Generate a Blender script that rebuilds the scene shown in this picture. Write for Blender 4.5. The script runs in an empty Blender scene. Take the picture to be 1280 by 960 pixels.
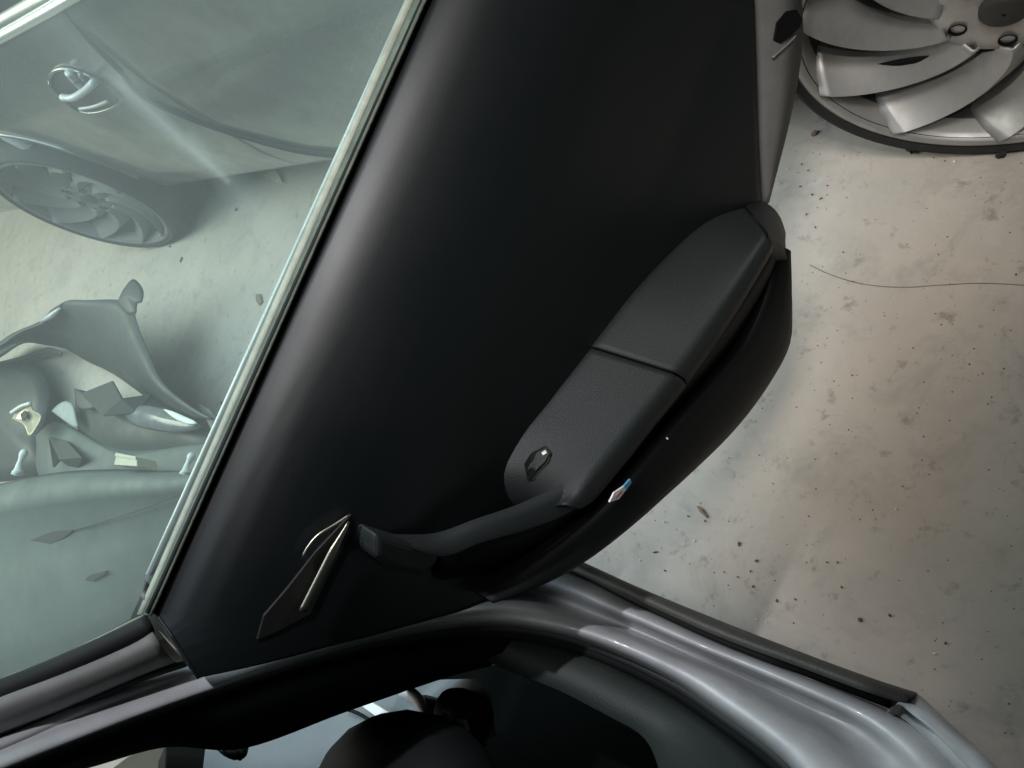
import bpy, bmesh, math, random
from mathutils import Vector, Matrix, Quaternion
random.seed(7)
S = bpy.context.scene
COL = S.collection
# ------------------------------------------------------------------ camera
F = 924.0                                    # focal length in pixels of the 1280x960 photograph
UP = Vector((-.555, -.30, -.777)).normalized()
DD = Vector((.385, -.92, .08)); DD = (DD - DD.dot(UP) * UP).normalized()
FW = UP.cross(DD)
CAM = Vector((0, 0, 1.25))
RT = Vector((DD.x, FW.x, UP.x)); DN = Vector((DD.y, FW.y, UP.y)); VW = Vector((DD.z, FW.z, UP.z))
cd = bpy.data.cameras.new('camera'); cam = bpy.data.objects.new('camera', cd); COL.objects.link(cam)
cd.sensor_width = 36; cd.lens = 36 * F / 1280; cd.clip_start = .02; cd.clip_end = 200
M = Matrix.Identity(4)
for i in range(3):
    M[i][0] = RT[i]; M[i][1] = -DN[i]; M[i][2] = -VW[i]; M[i][3] = CAM[i]
cam.matrix_world = M
S.camera = cam
# ------------------------------------------------------------------ world + lamps
w = bpy.data.worlds.new('World'); S.world = w; w.use_nodes = True
bg = w.node_tree.nodes['Background']; bg.inputs[0].default_value = (.55, .85, .88, 1); bg.inputs[1].default_value = .026
S.view_settings.view_transform = 'Standard'; S.view_settings.look = 'None'
S.view_settings.exposure = -.15; S.view_settings.gamma = 1

def aim(o, tgt):
    o.rotation_euler = (Vector(tgt) - o.location).to_track_quat('-Z', 'Y').to_euler()
def area(name, loc, tgt, sx, sy, e, col):
    l = bpy.data.lights.new(name, 'AREA'); l.shape = 'RECTANGLE'; l.size = sx; l.size_y = sy
    l.energy = e; l.color = col
    o = bpy.data.objects.new(name, l); o.location = loc; COL.objects.link(o); aim(o, tgt); return o
def spot(name, loc, tgt, e, col, ang, blend, rad):
    l = bpy.data.lights.new(name, 'SPOT'); l.energy = e; l.color = col; l.spot_size = math.radians(ang)
    l.spot_blend = blend; l.shadow_soft_size = rad
    o = bpy.data.objects.new(name, l); o.location = loc; COL.objects.link(o); aim(o, tgt); return o
area('daylight_opening', (-1.0, 4.4, 2.5), (.35, 2.3, .4), 2.4, 1.5, 105, (1, .98, .86))
area('skylight', (-.05, 2.05, 2.6), (-.05, 1.8, 0), 2.5, 2.1, 108, (.70, .88, 1))
spot('added_floor_spot', (.15, -.08, 2.25), (.46, .70, 0), 142, (1, .95, .90), 37, 1.0, .22)  # added spot; its soft cone edge stands in for the photographer's shadow
spot('added_wheel_spot', (-.15, -.45, 2.1), (.78, .24, .12), 38, (1, .94, .87), 21, 1.0, .06)  # added fill with no visible source, brightens the right-hand wheel
spot('ceiling_lamp', (.75, .43, 2.7), (-.26, .36, .72), 165, (.93, .94, 1), 29, 1.0, .03)

# ------------------------------------------------------------------ helpers: placing
def ray(px, py):
    v = RT * ((px - 640) / F) + DN * ((py - 480) / F) + VW
    return v
def onY(px, py, Y):
    r = ray(px, py); return CAM + r * ((Y - CAM.y) / r.y)
def onZ(px, py, Z):
    r = ray(px, py); return CAM + r * ((Z - CAM.z) / r.z)
def onX(px, py, X):
    r = ray(px, py); return CAM + r * ((X - CAM.x) / r.x)
def onF(px, py, fn):                        # first crossing of an implicit surface
    r = ray(px, py); t0 = .2; f0 = fn(CAM + r * t0)
    t = t0
    while t < 8:
        t1 = t + .02; f1 = fn(CAM + r * t1)
        if (f0 > 0) != (f1 > 0):
            a, b = t, t1
            for _ in range(30):
                m = (a + b) / 2; fm = fn(CAM + r * m)
                if (fm > 0) == (f0 > 0): a = m
                else: b = m
            return CAM + r * a
        t = t1; f0 = f1
    return CAM + r * 2
def interp(tab, v):
    if v <= tab[0][0]: return tab[0][1]
    for (a, fa), (b, fb) in zip(tab, tab[1:]):
        if v <= b:
            k = (v - a) / (b - a); k = k
            return fa + (fb - fa) * k
    return tab[-1][1]
def crs(pts, n, smooth=True):               # resample a 2D/3D polyline
    P = [Vector(p) for p in pts]
    if smooth and len(P) > 2:
        Q = [P[0] * 2 - P[1]] + P + [P[-1] * 2 - P[-2]]
        D = []
        for i in range(1, len(Q) - 2):
            p0, p1, p2, p3 = Q[i-1:i+3]
            for k in range(12):
                t = k / 12
                D.append(.5 * ((2*p1) + (p2-p0)*t + (2*p0-5*p1+4*p2-p3)*t*t + (3*p1-p0-3*p2+p3)*t**3))
        D.append(P[-1])
    else: D = P
    L = [0]
    for a, b in zip(D, D[1:]): L.append(L[-1] + (b - a).length)
    out = []; j = 0
    for i in range(n):
        s = L[-1] * i / (n - 1)
        while j < len(L) - 2 and L[j+1] < s: j += 1
        k = (s - L[j]) / max(1e-9, L[j+1] - L[j])
        out.append(D[j].lerp(D[j+1], min(1, k)))
    return out
# ------------------------------------------------------------------ helpers: objects
def tag(o, label=None, cat=None, group=None, kind=None):
    if label: o['label'] = label
    if cat: o['category'] = cat
    if group: o['group'] = group
    if kind: o['kind'] = kind
    return o
def thing(name, label, cat, loc=(0, 0, 0), group=None):
    o = bpy.data.objects.new(name, None); o.location = loc; o.empty_display_size = .05
    COL.objects.link(o); return tag(o, label, cat, group)
def obj(name, verts, faces, m, parent=None, smooth=True, bevel=0, thick=0, sub=0, angle=None, off=-1):
    me = bpy.data.meshes.new(name); me.from_pydata([tuple(v) for v in verts], [], faces); me.update()
    bm = bmesh.new(); bm.from_mesh(me)
    bmesh.ops.remove_doubles(bm, verts=bm.verts, dist=1e-6)
    if not thick: bmesh.ops.recalc_face_normals(bm, faces=bm.faces)
    bm.to_mesh(me); bm.free()
    me.materials.append(m)
    o = bpy.data.objects.new(name, me); COL.objects.link(o)
    if parent:
        o.parent = parent
        pl = Vector((0, 0, 0)); q = parent
        while q: pl += q.location; q = q.parent
        o.matrix_parent_inverse = Matrix.Translation(-pl)
    if smooth:
        for p in me.polygons: p.use_smooth = True
    if thick:
        s = o.modifiers.new('s', 'SOLIDIFY'); s.thickness = thick; s.offset = off
    if bevel:
        b = o.modifiers.new('b', 'BEVEL'); b.width = bevel; b.segments = 3; b.limit_method = 'ANGLE'; b.angle_limit = math.radians(35)
    if sub:
        b = o.modifiers.new('u', 'SUBSURF'); b.levels = sub; b.render_levels = sub
    return o
def loft(name, rows, m, parent=None, **k):
    n = len(rows[0]); V = [p for r in rows for p in r]; Fs = []
    for i in range(len(rows) - 1):
        for j in range(n - 1):
            a = i * n + j; Fs.append((a, a + 1, a + n + 1, a + n))
    return obj(name, V, Fs, m, parent, **k)
def tube(name, pts, r, m, parent=None, seg=10, sx=1.0, taper=None, **k):
    V = []; Fs = []; n = len(pts); P = [Vector(p) for p in pts]
    for i, p in enumerate(P):
        t = (P[min(i+1, n-1)] - P[max(i-1, 0)]).normalized()
        a = t.cross(Vector((0, 0, 1)) if abs(t.z) < .9 else Vector((1, 0, 0))).normalized(); b = t.cross(a)
        rr = r * (taper[i] if taper else 1)
        for s in range(seg):
            u = 2 * math.pi * s / seg; V.append(p + a * math.cos(u) * rr * sx + b * math.sin(u) * rr)
    for i in range(n - 1):
        for s in range(seg):
            a = i * seg + s; b = i * seg + (s + 1) % seg; Fs.append((a, b, b + seg, a + seg))
    Fs.append(tuple(range(seg))[::-1]); Fs.append(tuple((n-1)*seg + s for s in range(seg)))
    return obj(name, V, Fs, m, parent, **k)
def slab(name, pts3, nrm, th, m, parent=None, bevel=.002, **k):   # thick plate from a 3D outline
    n = len(pts3); N = Vector(nrm).normalized() * th
    V = [Vector(p) for p in pts3] + [Vector(p) - N for p in pts3]
    Fs = [tuple(range(n)), tuple(range(n, 2*n))[::-1]] + [(i, (i+1) % n, (i+1) % n + n, i + n) for i in range(n)]
    return obj(name, V, Fs, m, parent, smooth=False, bevel=bevel, **k)
def lump(name, c, s, m, parent=None, seed=0, sub=1):
    bm = bmesh.new(); bmesh.ops.create_icosphere(bm, subdivisions=sub, radius=1)
    R = random.Random(seed)
    for v in bm.verts:
        k = .65 + .6 * R.random(); v.co = Vector((v.co.x*s[0]*k, v.co.y*s[1]*k, v.co.z*s[2]*k))
    rz = Matrix.Rotation(R.random()*6.28, 4, 'Z'); bmesh.ops.transform(bm, matrix=rz, verts=bm.verts)
    me = bpy.data.meshes.new(name); bm.to_mesh(me); bm.free(); me.materials.append(m)
    o = bpy.data.objects.new(name, me); o.location = c; COL.objects.link(o)
    if parent: o.parent = parent; o.location = Vector(c) - parent.location
    return o
# ------------------------------------------------------------------ materials
def mat(name, col, rough=.5, metal=0, spec=.5, coat=0, noise=0, nscale=20, bump=0, bscale=300, col2=None, rvar=0):
    m = bpy.data.materials.new(name); m.use_nodes = True; nt = m.node_tree; N = nt.nodes; L = nt.links
    b = N['Principled BSDF']; b.inputs['Base Color'].default_value = (*col, 1); b.inputs['Roughness'].default_value = rough
    b.inputs['Metallic'].default_value = metal; b.inputs['Specular IOR Level'].default_value = spec
    b.inputs['Coat Weight'].default_value = coat; b.inputs['Coat Roughness'].default_value = .07
    tc = N.new('ShaderNodeTexCoord')
    if noise:
        n = N.new('ShaderNodeTexNoise'); n.inputs['Scale'].default_value = nscale; n.inputs['Detail'].default_value = 8; n.inputs['Roughness'].default_value = .65
        L.new(tc.outputs['Object'], n.inputs['Vector'])
        r = N.new('ShaderNodeMapRange'); r.inputs[1].default_value = .35; r.inputs[2].default_value = .7; L.new(n.outputs['Fac'], r.inputs[0])
        mx = N.new('ShaderNodeMix'); mx.data_type = 'RGBA'
        c2 = col2 or tuple(c * (1 - noise) for c in col)
        mx.inputs[6].default_value = (*col, 1); mx.inputs[7].default_value = (*c2, 1); L.new(r.outputs[0], mx.inputs[0]); L.new(mx.outputs[2], b.inputs['Base Color'])
        if rvar:
            rr = N.new('ShaderNodeMapRange'); rr.inputs[3].default_value = rough; rr.inputs[4].default_value = min(1, rough + rvar); L.new(r.outputs[0], rr.inputs[0]); L.new(rr.outputs[0], b.inputs['Roughness'])
    if bump:
        n = N.new('ShaderNodeTexNoise'); n.inputs['Scale'].default_value = bscale; n.inputs['Detail'].default_value = 4
        L.new(tc.outputs['Object'], n.inputs['Vector'])
        bp = N.new('ShaderNodeBump'); bp.inputs['Strength'].default_value = bump; bp.inputs['Distance'].default_value = .002
        L.new(n.outputs['Fac'], bp.inputs['Height']); L.new(bp.outputs[0], b.inputs['Normal'])
    return m
m_panel = mat('black_trim_plastic', (.0020, .0042, .0055), .46, bump=.10, bscale=1400, noise=.3, nscale=6, spec=.62, rvar=.08)
m_low = mat('black_lower_plastic', (.0025, .0036, .004), .62, bump=.1, bscale=1200, noise=.2, nscale=15, spec=.35)
m_arm = mat('charcoal_armrest_plastic', (.016, .0205, .021), .6, bump=.35, bscale=900, noise=.15, nscale=12)
m_seal = mat('black_rubber', (.012, .014, .014), .65)
m_felt = mat('dusty_felt', (.10, .112, .088), .9, noise=.5, nscale=60, bump=.6, bscale=200)
m_felt2 = mat('pale_seal_lip', (.29, .30, .25), .8, noise=.35, nscale=50)
m_chrome = mat('chrome', (.52, .49, .40), .34, 1)
m_bezel = mat('dark_bezel', (.006, .0055, .0045), .6)
m_silver = mat('silver_paint', (.50, .505, .515), .48, .2, coat=.3, noise=.35, nscale=11, rvar=.15)
m_silver2 = mat('dusty_silver_paint', (.30, .31, .29), .22, .7, coat=.5, noise=.45, nscale=2.3, col2=(.07, .073, .07), rvar=.25)  # dark blotches in the colour stand in for dark reflections on the body
m_frame = mat('grey_frame_paint', (.22, .215, .21), .5, noise=.2, nscale=30)
m_rocker = mat('dark_rocker_plastic', (.055, .055, .048), .55, noise=.3, nscale=25, bump=.3)
m_trim = mat('dark_green_trim', (.022, .030, .026), .6, noise=.3, nscale=9, bump=.3, bscale=700)
m_black = mat('black_cabin_trim', (.003, .004, .004), .75, spec=.2)
m_carpet = mat('black_carpet', (.002, .003, .003), .95, spec=.05, bump=.8, bscale=500)
m_alloy = mat('alloy_wheel', (.50, .49, .475), .34, .55, noise=.35, nscale=9, rvar=.2)
m_alloyd = mat('alloy_barrel', (.07, .067, .062), .6, .3, noise=.4, nscale=14)
m_tyre = mat('tyre_rubber', (.018, .018, .018), .8, noise=.3, nscale=40, bump=.5)
m_fabric = mat('grey_seat_fabric', (.20, .235, .25), .85, bump=.9, bscale=1400, noise=.15, nscale=8)
m_beige = mat('beige_trim', (.34, .31, .23), .8, noise=.15, nscale=12)
m_plasd = mat('dark_grey_bumper_plastic', (.035, .042, .042), .45, noise=.35, nscale=9, rvar=.2)
m_plasg = mat('grey_primer_plastic', (.11, .13, .12), .55, noise=.35, nscale=6, rvar=.2)
m_lens = mat('headlamp_lens', (.22, .23, .23), .2, .1, noise=.3, nscale=25)
m_white = mat('white_plastic', (.75, .77, .75), .5)
m_pale = mat('pale_plastic', (.34, .37, .36), .6, noise=.2)
m_card = mat('cream_cardboard', (.62, .58, .44), .85, noise=.15)
m_amber = mat('amber_reflector', (.62, .56, .42), .3, .4)
m_crumb = mat('dirt_crumb', (.11, .095, .075), .9, noise=.5, nscale=90)
m_crumb2 = mat('pale_grit', (.65, .62, .58), .7)
m_chip = mat('brown_chip', (.22, .13, .09), .8)
m_pink = mat('pink_scrap', (.55, .25, .24), .7)
m_wire = mat('thin_wire', (.17, .15, .13), .8)

def floor_mat():
    m = bpy.data.materials.new('concrete_floor'); m.use_nodes = True; nt = m.node_tree; N = nt.nodes; L = nt.links
    b = N['Principled BSDF']; b.inputs['Roughness'].default_value = .75; b.inputs['Specular IOR Level'].default_value = .3
    tc = N.new('ShaderNodeTexCoord')
    def noise(sc, det, a, bb, dist=0):
        n = N.new('ShaderNodeTexNoise'); n.inputs['Scale'].default_value = sc; n.inputs['Detail'].default_value = det; n.inputs['Roughness'].default_value = .7
        n.inputs['Distortion'].default_value = dist
        L.new(tc.outputs['Object'], n.inputs['Vector'])
        r = N.new('ShaderNodeMapRange'); r.inputs[1].default_value = a; r.inputs[2].default_value = bb; L.new(n.outputs['Fac'], r.inputs[0]); return r.outputs[0]
    def mix(f, a, c, k=None):
        mx = N.new('ShaderNodeMix'); mx.data_type = 'RGBA'
        if k is not None:
            mu = N.new('ShaderNodeMath'); mu.operation = 'MULTIPLY'; mu.inputs[1].default_value = k; L.new(f, mu.inputs[0]); f = mu.outputs[0]
        L.new(f, mx.inputs[0])
        if isinstance(a, tuple): mx.inputs[6].default_value = (*a, 1)
        else: L.new(a, mx.inputs[6])
        mx.inputs[7].default_value = (*c, 1); return mx.outputs[2]
    c = mix(noise(3.5, 8, .35, .7), (.47, .415, .36), (.37, .335, .295))
    c = mix(noise(9, 10, .5, .75, .6), c, (.25, .23, .205), .65)
    c = mix(noise(14, 6, .55, .72), c, (.53, .51, .48), .4)
    c = mix(noise(26, 12, .57, .68, .2), c, (.20, .185, .16), .7)
    c = mix(noise(140, 3, .70, .76), c, (.10, .09, .08), .8)
    c = mix(noise(260, 2, .76, .79), c, (.75, .74, .72), .8)
    L.new(c, b.inputs['Base Color'])
    bp = N.new('ShaderNodeBump'); bp.inputs['Strength'].default_value = .25; bp.inputs['Distance'].default_value = .002
    nn = N.new('ShaderNodeTexNoise'); nn.inputs['Scale'].default_value = 90; nn.inputs['Detail'].default_value = 9
    L.new(tc.outputs['Object'], nn.inputs['Vector']); L.new(nn.outputs['Fac'], bp.inputs['Height']); L.new(bp.outputs[0], b.inputs['Normal'])
    return m
def glass_mat():
    m = bpy.data.materials.new('dusty_window_glass'); m.use_nodes = True; nt = m.node_tree; N = nt.nodes; L = nt.links
    N.remove(N['Principled BSDF']); out = N['Material Output']
    tr = N.new('ShaderNodeBsdfTransparent'); tr.inputs[0].default_value = (.76, .88, .81, 1)
    gl = N.new('ShaderNodeBsdfGlossy'); gl.inputs['Roughness'].default_value = .03
    df = N.new('ShaderNodeBsdfTranslucent'); df.inputs[0].default_value = (.62, .70, .66, 1)
    tc = N.new('ShaderNodeTexCoord')
    n = N.new('ShaderNodeTexNoise'); n.inputs['Scale'].default_value = 5; n.inputs['Detail'].default_value = 8
    L.new(tc.outputs['Object'], n.inputs['Vector'])
    r = N.new('ShaderNodeMapRange'); r.inputs[1].default_value = .3; r.inputs[2].default_value = .75; r.inputs[3].default_value = .13; r.inputs[4].default_value = .22
    L.new(n.outputs['Fac'], r.inputs[0])
    fac = r.outputs[0]
    # a wiped streak of dust across the pane: distance to a segment in the pane's own x-z plane
    def streak(x0, z0, x1, z1, w0, w1, amp):
        nonlocal fac
        sp = N.new('ShaderNodeSeparateXYZ'); L.new(tc.outputs['Object'], sp.inputs[0])
        def mth(op, a, bb, cl=False):
            k = N.new('ShaderNodeMath'); k.operation = op; k.use_clamp = cl
            for i, v in enumerate((a, bb)):
                if v is None: continue
                if isinstance(v, (int, float)): k.inputs[i].default_value = v
                else: L.new(v, k.inputs[i])
            return k.outputs[0]
        dx, dz = x1 - x0, z1 - z0; LL = dx*dx + dz*dz
        ax = mth('SUBTRACT', sp.outputs[0], x0); az = mth('SUBTRACT', sp.outputs[2], z0)
        t = mth('DIVIDE', mth('ADD', mth('MULTIPLY', ax, dx), mth('MULTIPLY', az, dz)), LL, True)
        ex = mth('SUBTRACT', ax, mth('MULTIPLY', t, dx)); ez = mth('SUBTRACT', az, mth('MULTIPLY', t, dz))
        dist = mth('SQRT', mth('ADD', mth('MULTIPLY', ex, ex), mth('MULTIPLY', ez, ez)), None)
        wid = mth('ADD', mth('MULTIPLY', t, w1 - w0), w0)
        v = mth('SUBTRACT', 1.0, mth('DIVIDE', dist, wid), True)
        fac = mth('ADD', fac, mth('MULTIPLY', v, amp), True)
    for a, b2, w0, w1, amp in STREAKS:
        A = onY(*a, .541); B = onY(*b2, .541); streak(A.x, A.z, B.x, B.z, w0, w1, amp)
    m1 = N.new('ShaderNodeMixShader'); L.new(fac, m1.inputs[0]); L.new(tr.outputs[0], m1.inputs[1]); L.new(df.outputs[0], m1.inputs[2])
    m2 = N.new('ShaderNodeMixShader'); m2.inputs[0].default_value = .03; L.new(m1.outputs[0], m2.inputs[1]); L.new(gl.outputs[0], m2.inputs[2])
    L.new(m2.outputs[0], out.inputs[0])
    return m
STREAKS = [((150, 105), (284, 226), .010, .004, .13), ((240, 170), (350, 300), .006, .030, .08), ((60, 20), (250, 200), .030, .012, .08)]
m_floor = floor_mat(); m_glass = glass_mat()

# ------------------------------------------------------------------ the floor
n = 40; V = []; Fs = []
for i in range(n + 1):
    for j in range(n + 1):
        V.append((-9 + 18*i/n, -7 + 18*j/n, 0))
for i in range(n):
    for j in range(n):
        a = i*(n+1)+j; Fs.append((a, a+n+1, a+n+2, a+1))
tag(obj('floor', V, Fs, m_floor, smooth=False), kind='structure')

# ------------------------------------------------------------------ our car (the one with the open door)
car = thing('silver_car', 'silver car in the foreground whose rear door stands wide open', 'car', (-.6, .2, 0))
G = [(0, -.06), (.2, -.09), (.35, -.10), (.5, -.165), (.7, -.225), (.9, -.29), (1.1, -.35), (1.4, -.46)]
def gx(z): return interp(G, z)
def body(px, py, off): return onF(px, py, lambda p: p.x - gx(p.z) - off)
def brow(pts, off, n=70, smooth=True):
    q = crs([(a, b, 0) for a, b in pts], n, smooth)
    offs = off if callable(off) else (lambda k: off)
    return [body(p.x, p.y, offs(i/(n-1))) for i, p in enumerate(q)]
outer = [(-90, 958), (0, 925), (110, 877), (235, 832), (400, 780), (560, 735), (690, 712), (800, 760), (900, 806), (1000, 845), (1110, 889), (1165, 925), (1200, 960), (1230, 1010)]
inner = [(-90, 992), (0, 962), (60, 938), (200, 884), (330, 840), (440, 808), (530, 790), (610, 781), (690, 790), (760, 812), (840, 850), (900, 890), (970, 942), (1010, 985), (1030, 1030)]
def between(k):                                           # a line part way from the outer to the inner lip, in the plane of the aperture
    a = crs([(x, y, 0) for x, y in outer], 70); b = crs([(x, y, 0) for x, y in inner], 70)
    return [(p.x + (q.x-p.x)*k, p.y + (q.y-p.y)*k) for p, q in zip(a, b)]
prof = [(0, -.022), (.015, -.006), (.05, -.001), (.15, .0), (.22, -.005), (.28, -.020), (.34, -.034), (.43, -.040), (.50, -.037), (.55, -.022), (.61, -.009), (.68, -.005), (.78, -.006), (.88, -.012), (.95, -.022), (1.0, -.040)]
def taper_off(o):
    def f(t):
        k = min(1, max(0, (t - .30)/.25)); k = k*k*(3-2*k); return o*(.10 + .90*k)
    return f
rows = [brow(between(k), taper_off(o), 70) for k, o in prof]
loft('door_aperture_frame', rows, m_silver, car, thick=.0015, sub=1)
# rear quarter panel behind the opening, below right
q0 = [(1122, 884), (1135, 868), (1150, 872), (1185, 905), (1218, 935), (1250, 968), (1290, 1015)]
q1 = [(1112, 886), (1125, 880), (1140, 892), (1170, 915), (1200, 945), (1228, 975), (1262, 1020)]
q2 = [(1108, 889), (1120, 892), (1136, 903), (1160, 925), (1190, 960), (1215, 990), (1230, 1020)]
loft('quarter_panel', [brow(q0, -.035, 30), brow(q0, .004, 30), brow(q1, .010, 30), brow(q1, .002, 30), brow(q2, -.004, 30), brow(q2, -.03, 30)], m_silver, car, thick=.002)
# rocker cover and the slot above it
k0 = [(560, 668), (690, 692), (725, 703), (800, 737), (900, 778), (1000, 817), (1090, 850), (1146, 868)]
k1 = [(560, 680), (690, 703), (725, 716), (800, 750), (900, 795), (1000, 832), (1080, 862), (1130, 877)]
loft('rocker_cover', [brow(k0, -.03, 50), brow(k0, .006, 50), brow(k0, .012, 50), brow([( (a+c)/2, (b+d)/2) for (a, b), (c, d) in zip(k0, k1)], .016, 50), brow(k1, .010, 50), brow(k1, -.012, 50), brow([(x-3, y+8) for x, y in k1], -.030, 50)], m_rocker, car, thick=.002)
sl = [(560, 690), (690, 706), (720, 714), (800, 754), (900, 800), (1000, 838), (1112, 881)]
tube('sill_slot_seal', brow(sl, -.006, 50), .0042, m_seal, car)
# seals and inner trims
tube('aperture_weatherstrip', brow([(x, y+3) for x, y in inner], -.042, 80), .0065, m_seal, car, seg=12, taper=[.55 + .45*min(1, i/40) for i in range(80)])
tube('aperture_weatherstrip', brow([(x-2, y+11) for x, y in inner], -.052, 80), .008, m_black, car, seg=10, taper=[.55 + .45*min(1, i/40) for i in range(80)])
i2 = [(-90, 1006), (0, 974), (60, 950), (200, 897), (330, 853), (440, 822), (530, 804), (610, 796), (690, 804), (760, 828), (840, 868), (900, 910), (960, 952), (1000, 1000), (1015, 1040)]
t_left = [(-90, 1012), (0, 985), (110, 957), (208, 931), (304, 933), (431, 888), (554, 846), (615, 830)]
pl = [(-90, 1006), (0, 974), (60, 950), (200, 897), (330, 853), (440, 822), (530, 804), (640, 798)]
rowA = brow(pl, -.050, 60); rowC = brow(t_left, -.10, 60)
mid = [( (a.x+b.x)/2, (a.y+b.y)/2) for a, b in zip(crs([(x, y, 0) for x, y in pl], 30), crs([(x, y, 0) for x, y in t_left], 30))]
loft('pillar_trim', [rowA, brow(mid, -.062, 60), rowC, brow(t_left, -.16, 60)], m_black, car, thick=.002)
s0 = [(600, 792), (690, 802), (760, 827), (840, 868), (900, 910), (960, 958), (1010, 1020)]
s1 = [(600, 822), (640, 838), (700, 862), (760, 893), (805, 920), (825, 960), (835, 1020)]
sm = [((a+c)/2, (b+d)/2) for (a, b), (c, d) in zip(s0, s1)]
loft('sill_trim', [brow(s0, -.060, 40), brow([((a*3+c)/4, (b*3+d)/4) for (a, b), (c, d) in zip(s0, s1)], -.055, 40), brow(sm, -.062, 40), brow(s1, -.080, 40), brow(s1, -.14, 40)], m_trim, car, thick=.002)
tube('trim_clip', [body(614, 831, -.085), body(622, 832, -.085)], .002, m_chrome, car, seg=6)
# black belt anchor column and the small hook on it
a = onX(207, 930, -.42); b = onX(258, 930, -.42); c = onX(250, 1000, -.42); d = onX(205, 1000, -.42)
slab('belt_pillar_cover', [a, b, c, d], (1, 0, 0), .02, m_black, car)
tube('belt_hook', crs([onX(272, 925, -.40), onX(283, 938, -.40), onX(300, 944, -.40), onX(305, 932, -.40)], 14), .0055, m_black, car, seg=8)
tube('belt_hook', [onX(272, 932, -.397), onX(279, 940, -.397)], .0018, m_chrome, car, seg=6)
# cabin: floor, seats, buckle, roof
loft('cabin_floor', [[Vector((x, y, .20)) for y in (-1.2, -.2, .6, 1.0, 1.2)] for x in (-1.7, -1.0, -.6, -.19)], m_carpet, car, thick=.02, smooth=False)
loft('roof_panel', [[Vector((x, y, 1.47 + z)) for y in (-1.6, -.5, .5, 1.6)] for x, z in ((-1.9, 0), (-1.4, .04), (-.8, .03), (-.52, 0))], m_silver, car, thick=.02)
loft('far_side_panel', [[Vector((-1.75, y, z)) for y in (-1.2, .2, .8, 1.2)] for z in (.2, .6, .85)], m_black, car, thick=.02)
def zs(pts, z): return [onZ(x, y, z) for x, y in pts]
# light grey front seat base seen past the pillar
e0 = [(215, 925), (304, 920), (431, 870), (520, 852), (610, 848)]
e1 = [(215, 1010), (320, 1010), (440, 1000), (545, 960), (620, 920)]
def cur(u, v):
    A = crs([(x, y, 0) for x, y in e0], 20); return A
RA = crs([(x, y, 0) for x, y in e0], 24); RB = crs([(x, y, 0) for x, y in e1], 24)
rows = []
for k in range(9):
    t = k/8; z = .46 - .035*(2*t-1)**2
    rows.append([onZ(p.x+(q.x-p.x)*t, p.y+(q.y-p.y)*t, z) for p, q in zip(RA, RB)])
loft('front_seat_cushion', rows, m_fabric, car, thick=.0)
tube('seat_piping', [onZ(x, y, .468) for x, y in crs([(425, 884, 0), (450, 893, 0), (470, 905, 0)], 12) for x, y in [(x, y)]] if False else [onZ(p.x, p.y, .470) for p in crs([(425, 884, 0), (448, 892, 0), (475, 908, 0)], 12)], .0025, m_black, car, seg=6)
slab('seat_side_strip', [onZ(x, y, .475) for x, y in [(448, 880), (460, 875), (490, 893), (478, 902)]], (0, 0, 1), .004, m_white, car, bevel=.001)
bar = [onZ(p.x, p.y, .49) for p in crs([(505, 862, 0), (522, 876, 0), (530, 893, 0), (541, 912, 0), (560, 922, 0), (585, 930, 0)], 24)]
tube('seat_frame_bar', bar, .007, m_silver, car, seg=10, taper=[1.4 - .9*i/23 for i in range(24)])
slab('seat_side_shield', [onZ(x, y, .48) for x, y in [(520, 868), (562, 880), (590, 905), (600, 935), (550, 925), (535, 895)]], (0, 0, 1), .02, m_plasd, car, bevel=.004)
ld = onZ(505, 1003, .56)
def ellip(name, c, s, m, parent, rot=0, seg=20, rings=12, pw=1.0):
    V = []; Fs = []
    for i in range(rings + 1):
        a = math.pi * i / rings - math.pi/2
        for j in range(seg):
            b = 2*math.pi*j/seg
            x = math.cos(a)*math.cos(b); y = math.cos(a)*math.sin(b); z = math.sin(a)
            x, y, z = [math.copysign(abs(v)**pw, v) for v in (x, y, z)]
            x, y, z = x*s[0], y*s[1], z*s[2]
            V.append(Vector((c[0]+x*math.cos(rot)-y*math.sin(rot), c[1]+x*math.sin(rot)+y*math.cos(rot), c[2]+z)))
    for i in range(rings):
        for j in range(seg):
            Fs.append((i*seg+j, i*seg+(j+1) % seg, (i+1)*seg+(j+1) % seg, (i+1)*seg+j))
    return obj(name, V, Fs, m, parent)
ellip('seat_bolster', ld, (.092, .125, .07), m_black, car, rot=.5)
bk = onZ(572, 897, .50)
ellip('buckle_housing', bk + Vector((0, 0, -.01)), (.030, .036, .025), m_black, car, rot=.2, pw=.7)
slab('buckle_button', [onZ(x, y, .53) for x, y in [(551, 886), (560, 889), (564, 907), (553, 903)]], (0, 0, 1), .006, m_fabric, car)
slab('buckle_button', [onZ(x, y, .53) for x, y in [(568, 899), (581, 899), (585, 913), (571, 914)]], (0, 0, 1), .006, m_plasg, car)
slab('door_pocket_card', [onX(x, y, -.62) for x, y in [(140, 960), (160, 945), (212, 925), (215, 975), (150, 1010), (100, 1000)]], (1, 0, 0), .02, m_beige, car)

# ------------------------------------------------------------------ the open rear door (a part of the car)
door = bpy.data.objects.new('rear_door', None); door.location = Vector((.05, .48, .6)) - car.location; door.parent = car; COL.objects.link(door)
FY = [(.05, .375), (.15, .378), (.3, .40), (.45, .425), (.6, .445), (.70, .446), (.75, .446), (.79, .450), (.82, .4565), (.845, .465), (.865, .474), (.882, .484), (.896, .497), (.9055, .5135)]
def fy(z): return interp(FY, z)
def onP(px, py, off=0): return onF(px, py, lambda p: fy(p.z) - off - p.y)
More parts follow.
